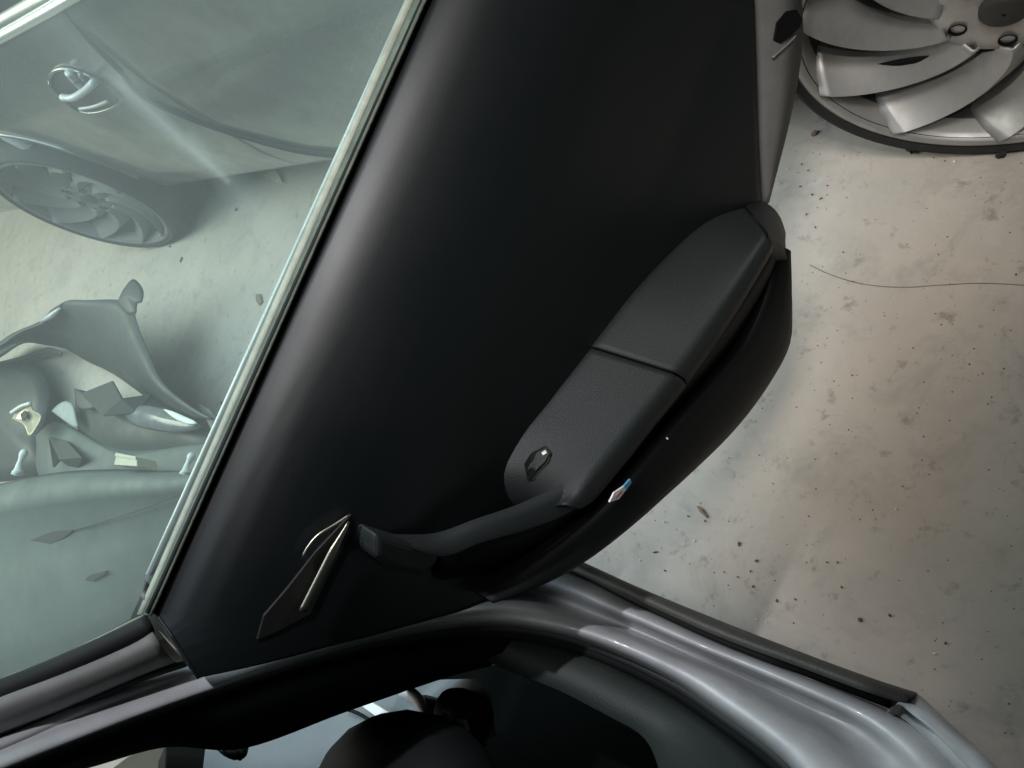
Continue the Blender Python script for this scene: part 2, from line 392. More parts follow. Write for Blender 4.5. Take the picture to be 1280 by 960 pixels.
# interior trim panel: upper curve along the belt, lower curve round the hinge edge, bottom and wheel arch
up_c = [onP(192, 766, 0), onP(240, 650), onP(300, 520), onP(358, 392), onP(440, 213), onP(545, -5), onP(610, -150), onP(660, -260)]
up_c = [onY(a, b, .5135) for a, b in [(192, 766), (240, 660), (358, 401), (440, 220), (539, 0), (606, -150), (656, -260)]]
for p in up_c: p.z = .9055
lo_px = [(250, 847), (320, 832), (420, 806), (530, 777), (600, 755), (690, 716), (735, 690), (800, 640), (870, 580), (920, 530), (965, 470), (980, 425), (979, 350), (972, 300), (955, 262), (950, 200), (947, 120), (943, 0), (938, -90), (930, -200)]
lo = [onP(x, y) for x, y in lo_px]
NU = 90
U = crs(up_c, NU); Lw = crs(lo, NU, True)
rows = []; NR = 46
first = [Vector((p.x, .530, .898)) for p in U]
rows.append(first)
corner = onP(190, 768)
for i in range(NR + 1):
    t = i/NR; tt = t**1.35
    r = []
    for a, b in zip(U, Lw):
        x = a.x + (b.x-a.x)*tt; z = a.z + (b.z-a.z)*tt
        if i == 0: r.append(Vector((a.x, a.y, a.z)))
        else: r.append(Vector((x, fy(z), z)))
    rows.append(r)
rows.append([Vector((p.x, p.y + .010, p.z - .002)) for p in rows[-1]])
rows.append([Vector((p.x, p.y + .035, p.z)) for p in rows[-1]])
rows[0][0].x += .004
pn = loft('trim_panel', rows, m_panel, door)
# end cap of the panel at the hinge edge
capf = [r[0] for r in rows]
loft('trim_panel_end', [capf, [Vector((p.x + .002, p.y + .03, p.z)) for p in capf]], m_panel, door, thick=.002)
# felt strip / glass channel along the belt
def strip(name, xa, xb, w0, w1, y, m, th, z0=0):
    A0 = onY(*xa, y); A1 = onY(*xb, y)
    d = (A1 - A0)
    P0 = A0 - d*.35
    N1 = 40
    r0 = [P0.lerp(A1, i/(N1-1)) for i in range(N1)]
    rows = [[p + Vector((0, 0, w)) for p in r0] for w in (w0, w1)]
    return loft(name, rows, m, door, thick=th)
GP = .541
b0 = onY(505, 0, GP); b1 = onY(171, 770, GP)
def belt(x0): return None
def lin(pa, pb, y, ext=.45, n=30):
    A = onY(*pa, y); B = onY(*pb, y); A = A + (A-B)*ext; return [A.lerp(B, i/(n-1)) for i in range(n)]
loft('belt_seal_lip', [lin((506, 0), (171, 768), .538), lin((516, 0), (177, 768), .530)], m_felt2, door, thick=.002)
loft('belt_felt', [lin((516, 0), (177, 769), .531), lin((531, 0), (187, 769), .512)], m_felt, door, thick=.002)
loft('belt_seal', [lin((530, 0), (186, 768), .514), lin((548, 0), (196, 765), .517)], m_black, door, thick=.004)
# small paint fleck on the felt
lump('felt_speck', onY(452, 193, .522), (.0022, .001, .0035), m_white, door, seed=3)
bpy.data.objects['felt_speck'].location = onY(452, 193, .522) - Vector((.05, .48, .6))
# window pane
A = onY(171, 770, GP); zt = 1.62
fx = onY(0, 862, GP)                      # the front edge slopes with the frame
V = []
rowsG = []
for k in range(13):
    t = k/12; z = .908 + (zt-.908)*t
    xf = A.x + (fx.x - A.x) * (z - A.z) / (fx.z - A.z)
    rowsG.append([Vector((xf + (.74 - xf)*j/14, GP - .10*t*t*.0, z)) for j in range(15)])
gp = loft('window_pane', rowsG, m_glass, door, smooth=False)
# frame at the front edge of the pane
fr = [(-120, 917), (0, 862), (60, 838), (120, 806), (160, 786), (190, 773)]
fl = [crs([(x, y, 0) for x, y in fr], 30)]
def frow(pts, y, n=30): return [onY(p.x, p.y, y) for p in crs([(a, b, 0) for a, b in pts], n)]
tube('frame_seal', frow([(-120, 912), (0, 865), (60, 841), (120, 814), (160, 795), (187, 781)], .522), .0085, m_seal, door, seg=12)
tube('glass_edge', frow([(-120, 905), (0, 851), (60, 828), (120, 800), (165, 777), (186, 768)], .528), .0014, m_felt2, door, seg=6)
loft('window_frame', [frow([(-120, 920), (0, 872), (60, 850), (120, 826), (165, 806), (190, 790)], .514),
                      frow([(-120, 940), (0, 890), (60, 866), (120, 842), (170, 818), (200, 806)], .508),
                      frow([(-120, 958), (0, 912), (60, 888), (120, 862), (180, 836), (214, 822)], .510),
                      frow([(-120, 966), (0, 920), (60, 896), (120, 869), (180, 843), (222, 827)], .530)], m_frame, door, thick=.002)
tube('frame_seal', frow([(-120, 965), (0, 921), (60, 897), (120, 871), (180, 846), (232, 829)], .520), .0032, m_seal, door, seg=8)
# sheet metal edge of the door beyond the trim, with the latch recess
def onD(px, py, o=.03): return onP(px, py, -o)
m0 = [(938, -90), (943, 0), (947, 100), (950, 200), (953, 262)]
m1 = [(1000, -90), (1003, 0), (1003, 60), (990, 140), (962, 252)]
ra = [onP(p.x, p.y, -.012) for p in crs([(a, b, 0) for a, b in m0], 24)]
rb = [onP(p.x, p.y, -.012) for p in crs([(a, b, 0) for a, b in m1], 24)]
mm = [a.lerp(b, .5) + Vector((0, -.001, 0)) for a, b in zip(ra, rb)]
loft('door_shell_edge', [[p + Vector((-.01, .01, .01)) for p in ra], ra, mm, rb, [p + Vector((.004, .012, -.003)) for p in rb], [p + Vector((.004, .07, -.003)) for p in rb]], m_frame, door, thick=.001)
ho = [(968, 50), (972, 28), (984, 14), (996, 12), (1003, 24), (1000, 34), (988, 46), (976, 54)]
slab('latch_recess', [onP(x, y, -.009) for x, y in ho], (0, -1, 0), .006, m_black, door, bevel=0)
tube('latch_rim', [onP(p.x, p.y, -.009) for p in crs([(966, 72, 0), (975, 64, 0), (986, 54, 0), (995, 45, 0)], 12)], .0016, m_frame, door, seg=8)
# outer skin of the door
sk = []
for z, y in ((.90, .56), (.75, .60), (.6, .61), (.4, .60), (.25, .57)):
    x0 = -.21 if z > .7 else -.14 + (.7-z)*.3
    x1 = .72 if z > .62 else .48 + (z-.25)*.4
    sk.append([Vector((x0 + (x1-x0)*i/12, y, z)) for i in range(13)])
loft('door_skin', sk, m_silver, door, thick=.003)

# ---- armrest with cut line, drop-shaped in plan
ain = [(932, 258), (895, 272), (860, 299), (800, 362), (740, 438), (690, 498), (650, 545), (625, 590), (634, 628), (665, 641)]
aou = [(958, 292), (930, 340), (900, 388), (860, 446), (830, 485), (800, 522), (770, 560), (740, 596), (722, 616), (705, 627)]
NA = 60
iy = lambda t: .424 + .030*t
oy = lambda t: .338 + .040*t
cin = crs([(a, b, 0) for a, b in ain], NA); cou = crs([(a, b, 0) for a, b in aou], NA)
Ain = [onY(p.x, p.y, iy(i/(NA-1))) for i, p in enumerate(cin)]
Aou = [onY(p.x, p.y, oy(i/(NA-1))) for i, p in enumerate(cou)]
def seg_arm(i0, i1, name):
    rs = []
    rs.append([p + Vector((0, .012, -.004)) for p in Ain[i0:i1]])
    for k, dz in ((0, -.001), (.06, .0005), (.3, .0012), (.6, .0012), (.9, .0008), (.96, -.0004), (1.0, -.005)):
        rs.append([a.lerp(b, k) + Vector((0, 0, dz)) for a, b in zip(Ain[i0:i1], Aou[i0:i1])])
    rs.append([p + Vector((0, -.001, -.022)) for p in Aou[i0:i1]])
    rs.append([p + Vector((0, .006, -.045)) for p in Aou[i0:i1]])
    rs.append([p + Vector((0, .03, -.075)) for p in Aou[i0:i1]])
    # thin end caps so the joint between the two pieces reads as a cut
    o = loft(name, rs, m_arm, door, thick=.0012, sub=0); return o
cut = 30
seg_arm(0, cut, 'armrest_pad'); seg_arm(cut - 1, NA, 'switch_plate')
sp_ = bpy.data.objects['switch_plate']; sp_.location.x -= .0022
# dark joint
jr = [Ain[cut-1].lerp(Aou[cut-1], k/9) + Vector((-.001, 0, .0042 if 0 < k < 9 else .001)) for k in range(10)]
tube('armrest_joint', jr, .0010, m_black, door, seg=6)
# rear end piece of the armrest
re0 = [(930, 260), (945, 252), (962, 258), (974, 272), (981, 292)]
re1 = [(958, 293), (962, 296), (968, 300), (975, 306), (981, 316)]
R0 = [onY(p.x, p.y, .424 - .02*i/11) for i, p in enumerate(crs([(a, b, 0) for a, b in re0], 12))]
R1 = [onY(p.x, p.y, .338 + .03*i/11) for i, p in enumerate(crs([(a, b, 0) for a, b in re1], 12))]
loft('armrest_end', [R0, [a.lerp(b, .5) + Vector((0, 0, .003)) for a, b in zip(R0, R1)], R1, [p + Vector((0, .004, -.03)) for p in R1], [p + Vector((0, .03, -.07)) for p in R1]], m_arm, door, thick=.0015)
jr = [onY(930 + 28*k/9, 259 + 35*k/9, .421 - .085*k/9) + Vector((0, -.002, .003)) for k in range(10)]
tube('armrest_joint', jr, .0013, m_black, door, seg=6)
# lower fascia under the armrest (the sloping face towards us)
fa = [p + Vector((0, 0, -.02)) for p in Aou]
# pull handle: strap going forward from the pad
h0 = [(720, 596), (690, 611), (646, 631), (596, 648), (545, 666), (500, 668), (470, 666)]
h1 = [(736, 602), (711, 638), (657, 661), (602, 677), (553, 695), (510, 684), (478, 677)]
NH = 40
def hy(t): return .379 + .056*t
H0 = [onY(p.x, p.y, hy(i/(NH-1)) + .012) for i, p in enumerate(crs([(a, b, 0) for a, b in h0], NH))]
H1 = [onY(p.x, p.y, hy(i/(NH-1))) for i, p in enumerate(crs([(a, b, 0) for a, b in h1], NH))]
drop = [Vector((0, .004, -.045 + .02*i/(NH-1))) for i in range(NH)]
loft('pull_handle', [[p + Vector((0, .002, -.004)) for p in H0], H0, [a.lerp(b, .5) + Vector((0, 0, .002)) for a, b in zip(H0, H1)], H1,
                     [p + Vector((0, .000, -.005)) for p in H1], [p + Vector((0, .008, -.014)) for p in H1]], m_arm, door, thick=.001)
hb = [(470, 667), (552, 690), (548, 706), (530, 721), (490, 712), (470, 698)]
slab('handle_foot', [onY(x, y, .428) for x, y in hb], (0, -1, 0), .03, m_arm, door, bevel=.006)
# window switch
sw = [(655, 580), (664, 566), (682, 557), (690, 566), (686, 578), (668, 600), (660, 603)]
from mathutils.bvhtree import BVHTree
_me = sp_.data
_tree = BVHTree.FromPolygons([v.co[:] for v in _me.vertices], [tuple(p.vertices) for p in _me.polygons])
_n = _tree.ray_cast(CAM, ray(672, 578).normalized())[1].normalized()
if _n.z < 0: _n = -_n
def onArm(px, py, h=0):
    hit = _tree.ray_cast(CAM, ray(px, py).normalized())[0]
    return (hit if hit else onY(px, py, .42)) + _n*(h + .0012)
slab('window_switch', [onArm(x, y, .0015) for x, y in sw], _n, .006, m_low, door, bevel=.0008)
slab('switch_rocker', [onArm(x, y, .0040) for x, y in [(664, 582), (671, 566), (683, 560), (688, 567), (682, 577), (670, 590)]], _n, .004, m_arm, door, bevel=.0012)
slab('switch_slot', [onArm(x, y, .0022) for x, y in [(658, 590), (664, 584), (671, 590), (664, 600), (660, 600)]], _n, .001, m_black, door, bevel=0)
slab('switch_mark', [onArm(x, y, .0044) for x, y in [(677, 566), (682, 563), (684, 567), (679, 570)]], _n, .001, m_chrome, door, bevel=.0002)
# inner door release: bezel plate, lever and thin bright rim
bz = [(322, 800), (330, 770), (360, 735), (395, 690), (438, 644), (436, 672), (408, 725), (388, 768), (350, 788)]
slab('handle_bezel', [onP(x, y, .002) for x, y in bz], (0, -1, 0), .0025, m_bezel, door, bevel=.0003)
lv = crs([(436, 652, 0), (428, 668, 0), (416, 690, 0), (402, 718, 0), (390, 742, 0), (379, 764, 0)], 20)
tube('release_lever', [onP(p.x, p.y, .012) for p in lv], .0046, m_chrome, door, seg=10, sx=.5, taper=[.25 + .75*min(1, i/6) for i in range(20)])
tube('handle_rim', [onP(p.x, p.y, .008) for p in crs([(438, 643, 0), (418, 656, 0), (396, 670, 0), (382, 688, 0), (379, 697, 0)], 16)], .0012, m_chrome, door, seg=6)
# map pocket: bulging lower moulding
p0 = [(970, 306), (962, 360), (935, 425), (900, 470), (860, 515), (820, 562), (780, 610), (740, 650), (690, 690), (640, 724), (600, 742)]
p1 = [(973, 316), (979, 350), (986, 395), (987, 430), (965, 475), (925, 530), (873, 583), (805, 642), (738, 693), (692, 719), (645, 736), (602, 746)]
P0 = [onY(p.x, p.y, .375 + .05*max(0, i/49-.6)/.4) for i, p in enumerate(crs([(a, b, 0) for a, b in p0], 50))]
P1 = [onY(p.x, p.y, .392 + .04*max(0, i/49-.6)/.4) for i, p in enumerate(crs([(a, b, 0) for a, b in p1], 50))]
loft('map_pocket', [[p + Vector((0, .03, -.012)) for p in P0], [p + Vector((0, .003, 0)) for p in P0], P0] +
     [[a.lerp(b, k) + Vector((0, -.018*math.sin(math.pi*k), 0)) for a, b in zip(P0, P1)] for k in (.1, .3, .5, .7, .9)] +
     [P1, [p + Vector((0, .04, 0)) for p in P1]], m_low, door, thick=.002)
f1 = [(964, 300), (938, 345), (908, 392), (866, 451), (807, 526), (776, 564), (738, 612), (712, 636), (655, 660), (600, 677), (552, 695)]
f2 = [(985, 335), (955, 385), (905, 455), (850, 520), (800, 575), (760, 622), (715, 664), (650, 700), (590, 718), (540, 728)]
fyl = lambda t, a, b: a + (b-a)*max(0, (t-.45)/.55)
F1 = [onY(p.x, p.y, (.346 + .042*min(1, i/39/.6) + .046*max(0, i/39-.6)/.4)) for i, p in enumerate(crs([(a, b, 0) for a, b in f1], 40))]
F2 = [onY(p.x, p.y, fyl(i/39, .400, .448)) for i, p in enumerate(crs([(a, b, 0) for a, b in f2], 40))]
loft('armrest_fascia', [[p + Vector((0, .02, .0)) for p in F1], F1, [a.lerp(b, .4) for a, b in zip(F1, F2)], F2, [p + Vector((0, .04, .0)) for p in F2]], m_low, door, thick=.0015)

# things kept in the map pocket
wr = thing('candy_wrapper', 'blue and white wrapper poking out of the pocket of the open door', 'wrapper', onY(775, 618, .360))
m_blue = mat('blue_print', (.10, .38, .62), .4); m_redp = mat('pink_print', (.6, .3, .3), .5)
def q(pts, y): return [onY(a, b, y) for a, b in pts]
slab('wrapper_sheet', q([(762, 628), (768, 616), (780, 608), (783, 612), (774, 624)], .360), (0, -1, 0), .002, m_white, wr, bevel=.0003)
slab('wrapper_print', q([(780, 608), (788, 599), (790, 603), (783, 613)], .360), (0, -1, 0), .002, m_blue, wr, bevel=.0003)
slab('wrapper_print', q([(769, 621), (776, 613), (778, 615), (771, 623)], .3595), (0, -1, 0), .0008, m_redp, wr, bevel=0)
g = lump('glint_speck', onY(834, 548, .358), (.002, .001, .002), m_white, None, seed=9, sub=1)  # white speck put in as a glint on the pocket rim
tag(g, 'tiny white speck standing in for a glint at the rim of the open door pocket', 'glint')

# ------------------------------------------------------------------ neighbouring silver car
nc = thing('silver_car', 'dusty silver car parked across the gap, seen through the door window', 'car', (.75, 1.5, 0))
SX0, SS = .80, -.19
def sidex(y, z): return SX0 + SS*y + PROF(z)
def PROF(z): return interp([(.15, .06), (.22, .02), (.3, 0), (.45, -.012), (.62, -.015), (.8, .005), (.86, .03), (.9, .06), (1.1, .16), (1.35, .30)], z)
def onS(px, py, off=0): return onF(px, py, lambda p: p.x - sidex(p.y, p.z) - off)
HR = (.25, .285); HF = (2.80, .30); ARCH = .335
def arch_panel(y0, y1, z0, z1, name, m, ny, nz, archs, off=0, th=.004, thick=True):
    V = []; idx = {}; Fs = []
    def snap(y, z):
        for (cy, cz), r in archs:
            d = math.hypot(y-cy, z-cz)
            if abs(d - r) < .02 and d > 0: k = r/d; return cy+(y-cy)*k, cz+(z-cz)*k
        return y, z
    for i in range(ny+1):
        for j in range(nz+1):
            y = y0+(y1-y0)*i/ny; z = z0+(z1-z0)*j/nz; y, z = snap(y, z)
            V.append(Vector((sidex(y, z)+off, y, z)))
    for i in range(ny):
        for j in range(nz):
            q4 = (i*(nz+1)+j, (i+1)*(nz+1)+j, (i+1)*(nz+1)+j+1, i*(nz+1)+j+1)
            cy = sum(V[a].y for a in q4)/4; cz = sum(V[a].z for a in q4)/4
            if any(math.hypot(cy-c[0], cz-c[1]) < r for c, r in archs): continue
            Fs.append(q4)
    return obj(name, V, Fs, m, nc, thick=th)
A_ = [(HR, ARCH), (HF, ARCH)]
arch_panel(-1.0, .93, .20, .86, 'rear_fender', m_silver2, 110, 36, A_)
arch_panel(.936, 1.80, .20, .86, 'side_door', m_silver2, 40, 30, A_)
# front door with curved rear shut line: shear rows
# shut line from photo in world
seam = [onS(x, y) for x, y in [(75, 0), (110, 45), (150, 85), (180, 118), (240, 145), (300, 165), (370, 183), (430, 190), (445, 191)]]
tube('shut_line', [p + Vector((-.006, 0, 0)) for p in crs(seam, 40)], .006, m_seal, nc, seg=8, taper=[.6 + 1.6*i/39 for i in range(40)])
arch_panel(1.80, 3.9, .20, .86, 'front_fender', m_silver2, 110, 36, A_)
# glasshouse
gh = []
for z in (.875, .93, 1.0, 1.1, 1.2, 1.35):
    gh.append([Vector((sidex(y, z)+.005, y, z)) for y in [-.6 + 3.2*i/20 for i in range(21)]])
m_dkglass = mat('dark_side_glass', (.03, .035, .035), .08, 0, coat=.5)
loft('side_window', gh, m_dkglass, nc, thick=.004)
tube('belt_moulding', [onS(p.x, p.y, -.006) for p in crs([(-60, 80, 0), (0, 47, 0), (45, 22, 0), (90, -4, 0), (150, -40, 0)], 20)], .013, mat('bright_moulding', (.80, .80, .74), .22, .6), nc, seg=10)
loft('roof_panel', [[Vector((sidex(y, 1.35)+k, y, 1.36+h)) for y in (-.6, .4, 1.4, 2.4)] for k, h in ((0, 0), (.3, .05), (1.0, .05))], m_silver2, nc, thick=.01)
rb_ = [[Vector((sidex(y, .2)+k, y, z)) for y in [-.9 + 4.6*i/20 for i in range(21)]] for k, z in ((0, .201), (.12, .17), (.9, .17))]
loft('underbody', rb_, m_black, nc, thick=.01)
loft('cabin_shell', [[Vector((sidex(y, .2)+.30, y, z)) for y in (-.9, .5, 2., 3.7)] for z in (.17, .5, .86)], m_black, nc, thick=.01)
loft('bonnet', [[Vector((sidex(y, .86)+k, y, .861+h)) for y in (2.4, 2.8, 3.3, 3.9)] for k, h in ((0, 0), (.1, .05), (.8, .08))], m_silver2, nc, thick=.004)
# door handle: recess bowl, grip, rims
hc = onS(96, 108); HU = (onS(150, 130) - onS(60, 100)); 
rec = crs([(62, 100, 0), (66, 90, 0), (80, 86, 0), (98, 90, 0), (118, 98, 0), (140, 112, 0), (152, 124, 0), (142, 134, 0), (118, 141, 0), (96, 138, 0), (76, 122, 0), (63, 108, 0)], 36)
ring = [onS(p.x, p.y, -.009) for p in rec]
slab('handle_recess', [onS(p.x, p.y, -.0085) for p in rec], (-1, 0, 0), .003, mat('handle_recess_dark', (.05, .055, .055), .5), nc, bevel=0)
tube('handle_rim', ring + [ring[0]], .004, m_silver2, nc, seg=8)
tube('door_handle', [onS(p.x, p.y, -.028) for p in crs([(78, 122, 0), (92, 122, 0), (108, 112, 0), (118, 102, 0)], 16)], .009, m_silver, nc, seg=10)
tube('door_handle', [onS(p.x, p.y, -.018) for p in crs([(86, 90, 0), (94, 99, 0), (103, 108, 0)], 12)], .011, m_silver, nc, seg=10)
tube('handle_lock', [onS(100, 92, -.014), onS(107, 104, -.014)], .006, m_lens, nc, seg=10)
tube('handle_rim', [onS(p.x, p.y, -.008) for p in crs([(100, 136, 0), (118, 133, 0), (136, 126, 0)], 10)], .005, m_silver, nc, seg=8)
# crease low on the front fender; paler silver puts a bright reflection in its colour
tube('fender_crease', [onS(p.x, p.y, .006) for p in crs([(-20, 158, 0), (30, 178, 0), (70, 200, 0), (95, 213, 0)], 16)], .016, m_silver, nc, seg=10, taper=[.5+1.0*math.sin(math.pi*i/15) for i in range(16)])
tube('arch_lip', [Vector((sidex(HF[0]+ARCH*math.cos(a), HF[1]+ARCH*math.sin(a))-.004, HF[0]+ARCH*math.cos(a), HF[1]+ARCH*math.sin(a))) for a in [math.pi*k/30 for k in range(31)]], .007, m_silver2, nc, seg=8)
tube('arch_lip', [Vector((sidex(HR[0]+ARCH*math.cos(a), HR[1]+ARCH*math.sin(a))-.004, HR[0]+ARCH*math.cos(a), HR[1]+ARCH*math.sin(a))) for a in [math.pi*k/30 for k in range(31)]], .009, m_silver2, nc, seg=8)

m_alloy2 = mat('dull_alloy', (.20, .20, .19), .7, .1, noise=.4, nscale=6)  # darker, rougher copy of the wheel alloy for the far wheel
def wheel(center, yaw, m_alloy=m_alloy, R=.268, T=.284, phase=0, nb=10):
    """alloy wheel: faces local -x; built in local coordinates and moved in place"""
    Wm = Matrix.Translation(center) @ Matrix.Rotation(yaw, 4, 'Z')
    w_ = bpy.data.objects.new('wheel', None); w_.location = Vector(center) - nc.location; w_.parent = nc; COL.objects.link(w_)
    def P(r, a, x): return Wm @ Vector((x, r*math.cos(a), r*math.sin(a)))
    def lathe(name, prof, m, seg=96, **k):
        rows = [[P(r, 2*math.pi*j/seg, x) for j in range(seg+1)] for r, x in prof]
        return loft(name, rows, m, w_, **k)
    lathe('tyre', [(R*.93, -.002), (R*.985, -.004), (R+.006, -.013), (T-.005, -.014), (T, .0), (T+.002, .10), (T-.002, .18), (R, .21)], m_tyre)
    lathe('rim', [(R*.915, .030), (R*.925, .008), (R*.94, -.006), (R*.97, -.010), (R*.995, -.006), (R, .004)], m_alloy)
    lathe('rim_barrel', [(R*.93, .01), (R*.90, .05), (R*.88, .12), (R*.80, .19), (.02, .20)], m_alloyd)
    lathe('hub', [(.004, .030), (.030, .030), (.050, .026), (.078, .028), (.088, .036), (.09, .07)], m_alloy)
    lathe('centre_cap', [(.002, .018), (.022, .019), (.029, .024), (.030, .032)], m_alloyd, seg=40)
    for k in range(5):
        a = phase + 2*math.pi*(k+.5)/5
        c = P(.058, a, .024)
        pr = [[c + (Wm.to_3x3() @ Vector((x, r*math.cos(u), r*math.sin(u)))) for u in [2*math.pi*j/14 for j in range(15)]] for r, x in ((.0005, .006), (.008, .005), (.010, -.0005), (.012, .0))]
        loft('bolt_hole', pr, m_black, w_)
    # blades: twisted vanes, their raised leading edge facing out
    proto = None
    for k in range(nb):
        if proto is None:
            rows = []
            NB = 18
            for i in range(NB):
                t = i/(NB-1); r = .074 + (R*.93 - .074)*t
                sweep = .75*t**1.3
                w0 = .034 + .062*math.sin(math.pi*min(1, t*.62+.05))
                half = w0/2/r
                xl = .022 - .030*t + .012*math.sin(math.pi*t)       # leading edge, proud
                xt = .045 + .030*t                                    # trailing edge, sunk
                pts = []
                for s, (da, xx) in enumerate(((-1.0, 1.5), (-.93, .75), (-.30, -.02), (-.24, -.06), (-.18, -.02), (.3, .25), (.92, .62), (1.0, 1.3))):
                    pts.append(Vector((xl + (xt-xl)*xx, 0, 0)).to_tuple() + (r, sweep + half*da))
                rows.append(pts)
            V = []; Fs = []; nn = len(rows[0])
            for rr in rows:
                for (x, _, _, r, a) in rr: V.append(Vector((x, r*math.cos(a), r*math.sin(a))))
            for i in range(len(rows)-1):
                for j in range(nn-1): Fs.append((i*nn+j, i*nn+j+1, (i+1)*nn+j+1, (i+1)*nn+j))
            me = bpy.data.meshes.new('spoke'); me.from_pydata([tuple(v) for v in V], [], Fs); me.materials.append(m_alloy)
            for p in me.polygons: p.use_smooth = True
            me.set_sharp_from_angle(angle=math.radians(22))
            proto = me
        o = bpy.data.objects.new('spoke', proto); COL.objects.link(o); o.parent = w_
        o.matrix_parent_inverse = Matrix.Translation(-Vector(center))
        o.matrix_basis = Wm @ Matrix.Rotation(phase + 2*math.pi*k/nb, 4, 'X')
        mo = o.modifiers.new('s', 'SOLIDIFY'); mo.thickness = .004; mo.offset = 0
    return w_
yawc = math.atan(-SS)
wheel((SX0+SS*.25+.0, .25, .285), yawc, phase=-.98)
wheel((.20, 2.78, .290), yawc+.12, m_alloy2, phase=.5)

# ------------------------------------------------------------------ loose car parts on the floor beyond the glass
def lay(pts, z): return [onZ(x, y, z) for x, y in pts]
def sheet(name, pts, z, m, parent, bulge=.03, th=.004, tilt=None):
    """a curved sheet: outline fan-filled with a raised middle"""
    P = crs([(a, b, 0) for a, b in pts + [pts[0]]], 64)[:-1]
    zf = tilt or (lambda x, y: z)
    ring = [onZ(p.x, p.y, zf(p.x, p.y)) for p in P]
    c = sum(ring, Vector())/len(ring)
    V = list(ring); Fs = []; n = len(ring); ks = (.8, .55, .3)
    for k in ks:
        for p in ring: V.append(c + (p-c)*k + Vector((0, 0, bulge*(1-k*k))))
    V.append(c + Vector((0, 0, bulge)))
    for q_ in range(len(ks)):
        for i in range(n): Fs.append((q_*n+i, q_*n+(i+1) % n, (q_+1)*n+(i+1) % n, (q_+1)*n+i))
    for i in range(n): Fs.append((len(ks)*n+i, len(ks)*n+(i+1) % n, len(V)-1))
    return obj(name, V, Fs, m, parent, thick=th)
def ribbon(name, a, b, za, zb, m, parent, n=50, th=.004, mids=()):
    A = [onZ(p.x, p.y, za) for p in crs([(x, y, 0) for x, y in a], n)]; B = [onZ(p.x, p.y, zb) for p in crs([(x, y, 0) for x, y in b], n)]
    rows = [A] + [[p.lerp(q_, k) + Vector((0, 0, h)) for p, q_ in zip(A, B)] for k, h in mids] + [B]
    return loft(name, rows, m, parent, thick=th)
bc = thing('bumper_cover', 'torn dark bumper cover with a pointed horn lying on the floor', 'bumper cover', onZ(140, 450, 0))
ribbon('bumper_skin', [(-40, 450), (0, 432), (25, 415), (60, 400), (80, 377), (110, 375), (150, 375), (166, 384), (172, 405), (188, 445), (206, 480), (240, 508), (268, 524)],
       [(-40, 470), (0, 446), (30, 428), (60, 431), (85, 436), (108, 450), (130, 460), (148, 470), (165, 482), (185, 496), (205, 508), (225, 520), (250, 530)], .24, .05, m_plasd, bc, mids=((.15, .02), (.4, .03), (.7, .02)))
sheet('bumper_horn', [(148, 378), (156, 362), (168, 350), (179, 362), (178, 377), (172, 380), (170, 392), (160, 392)], .24, m_plasd, bc, bulge=.012)
tube('edge_highlight', [onZ(p.x, p.y, .245) for p in crs([(50, 402, 0), (62, 396, 0), (76, 385, 0)], 8)], .010, m_silver, bc, seg=6, taper=[.3, .6, .9, 1, 1, .9, .6, .3])  # pale tubes paint in the highlights along the bumper edges
tube('edge_highlight', [onZ(p.x, p.y, .20) for p in crs([(-10, 445, 0), (5, 434, 0), (18, 430, 0)], 8)], .016, m_white, bc, seg=6, taper=[.3, .6, .9, 1, 1, .9, .6, .3])
ribbon('bumper_rib', [(0, 452), (35, 443), (60, 434), (78, 440)], [(0, 462), (35, 448), (60, 442), (78, 446)], .10, .08, m_plasd, bc)
h1_ = thing('headlamp', 'dark loose headlamp with a long clear lens in front of the horned bumper cover', 'headlamp', onZ(190, 540, 0))
sheet('headlamp_housing', [(95, 487), (112, 492), (135, 502), (190, 497), (235, 508), (280, 528), (300, 548), (285, 566), (220, 580), (150, 578), (112, 560), (97, 530)], .10, m_plasd, h1_, bulge=.06)
sheet('lens', [(155, 517), (165, 508), (190, 508), (215, 514), (245, 528), (250, 535), (225, 540), (190, 536), (168, 530)], .185, m_lens, h1_, bulge=.02)
sheet('lens_glint', [(206, 512), (216, 515), (232, 522), (247, 529), (238, 530), (220, 523)], .21, m_white, h1_, bulge=.002)  # white sheet shaped as the highlight on the lens
sheet('mounting_tab', [(94, 486), (108, 492), (130, 503), (112, 512), (98, 508)], .17, m_plasd, h1_, bulge=.004)
h2_ = thing('headlamp', 'broken headlamp with a glowing yellowish reflector at the left edge of the window', 'headlamp', onZ(20, 530, 0))
sheet('headlamp_housing', [(-30, 452), (30, 455), (55, 470), (62, 500), (52, 545), (50, 590), (-30, 590)], .09, m_plasd, h2_, bulge=.05)
sheet('reflector', [(16, 524), (24, 510), (37, 503), (41, 512), (52, 520), (44, 538), (36, 545), (30, 532)], .20, m_amber, h2_, bulge=-.02)
sheet('reflector_bulb', [(27, 518), (33, 514), (35, 520), (30, 526)], .196, m_bezel, h2_, bulge=.002)
tube('headlamp_bezel', [onZ(p.x, p.y, .21) for p in crs([(14, 516, 0), (26, 508, 0), (38, 504, 0)], 10)], .006, m_white, h2_, seg=6)
wp = sheet('plastic_fragment', [(66, 514), (74, 506), (84, 502), (92, 507), (96, 522), (98, 534), (88, 530), (74, 520)], .16, m_pale, None, bulge=.004)
tag(wp, 'pale triangular plastic panel beside the dark loose headlamp', 'panel')
bb = thing('bumper_beam', 'dull grey bumper beam lying behind the clips of the grey panel', 'bumper beam', onZ(170, 560, 0))
sheet('beam_body', [(46, 545), (70, 528), (110, 545), (160, 562), (230, 560), (300, 552), (310, 600), (180, 606), (60, 604)], .12, m_plasg, bb, bulge=.03)
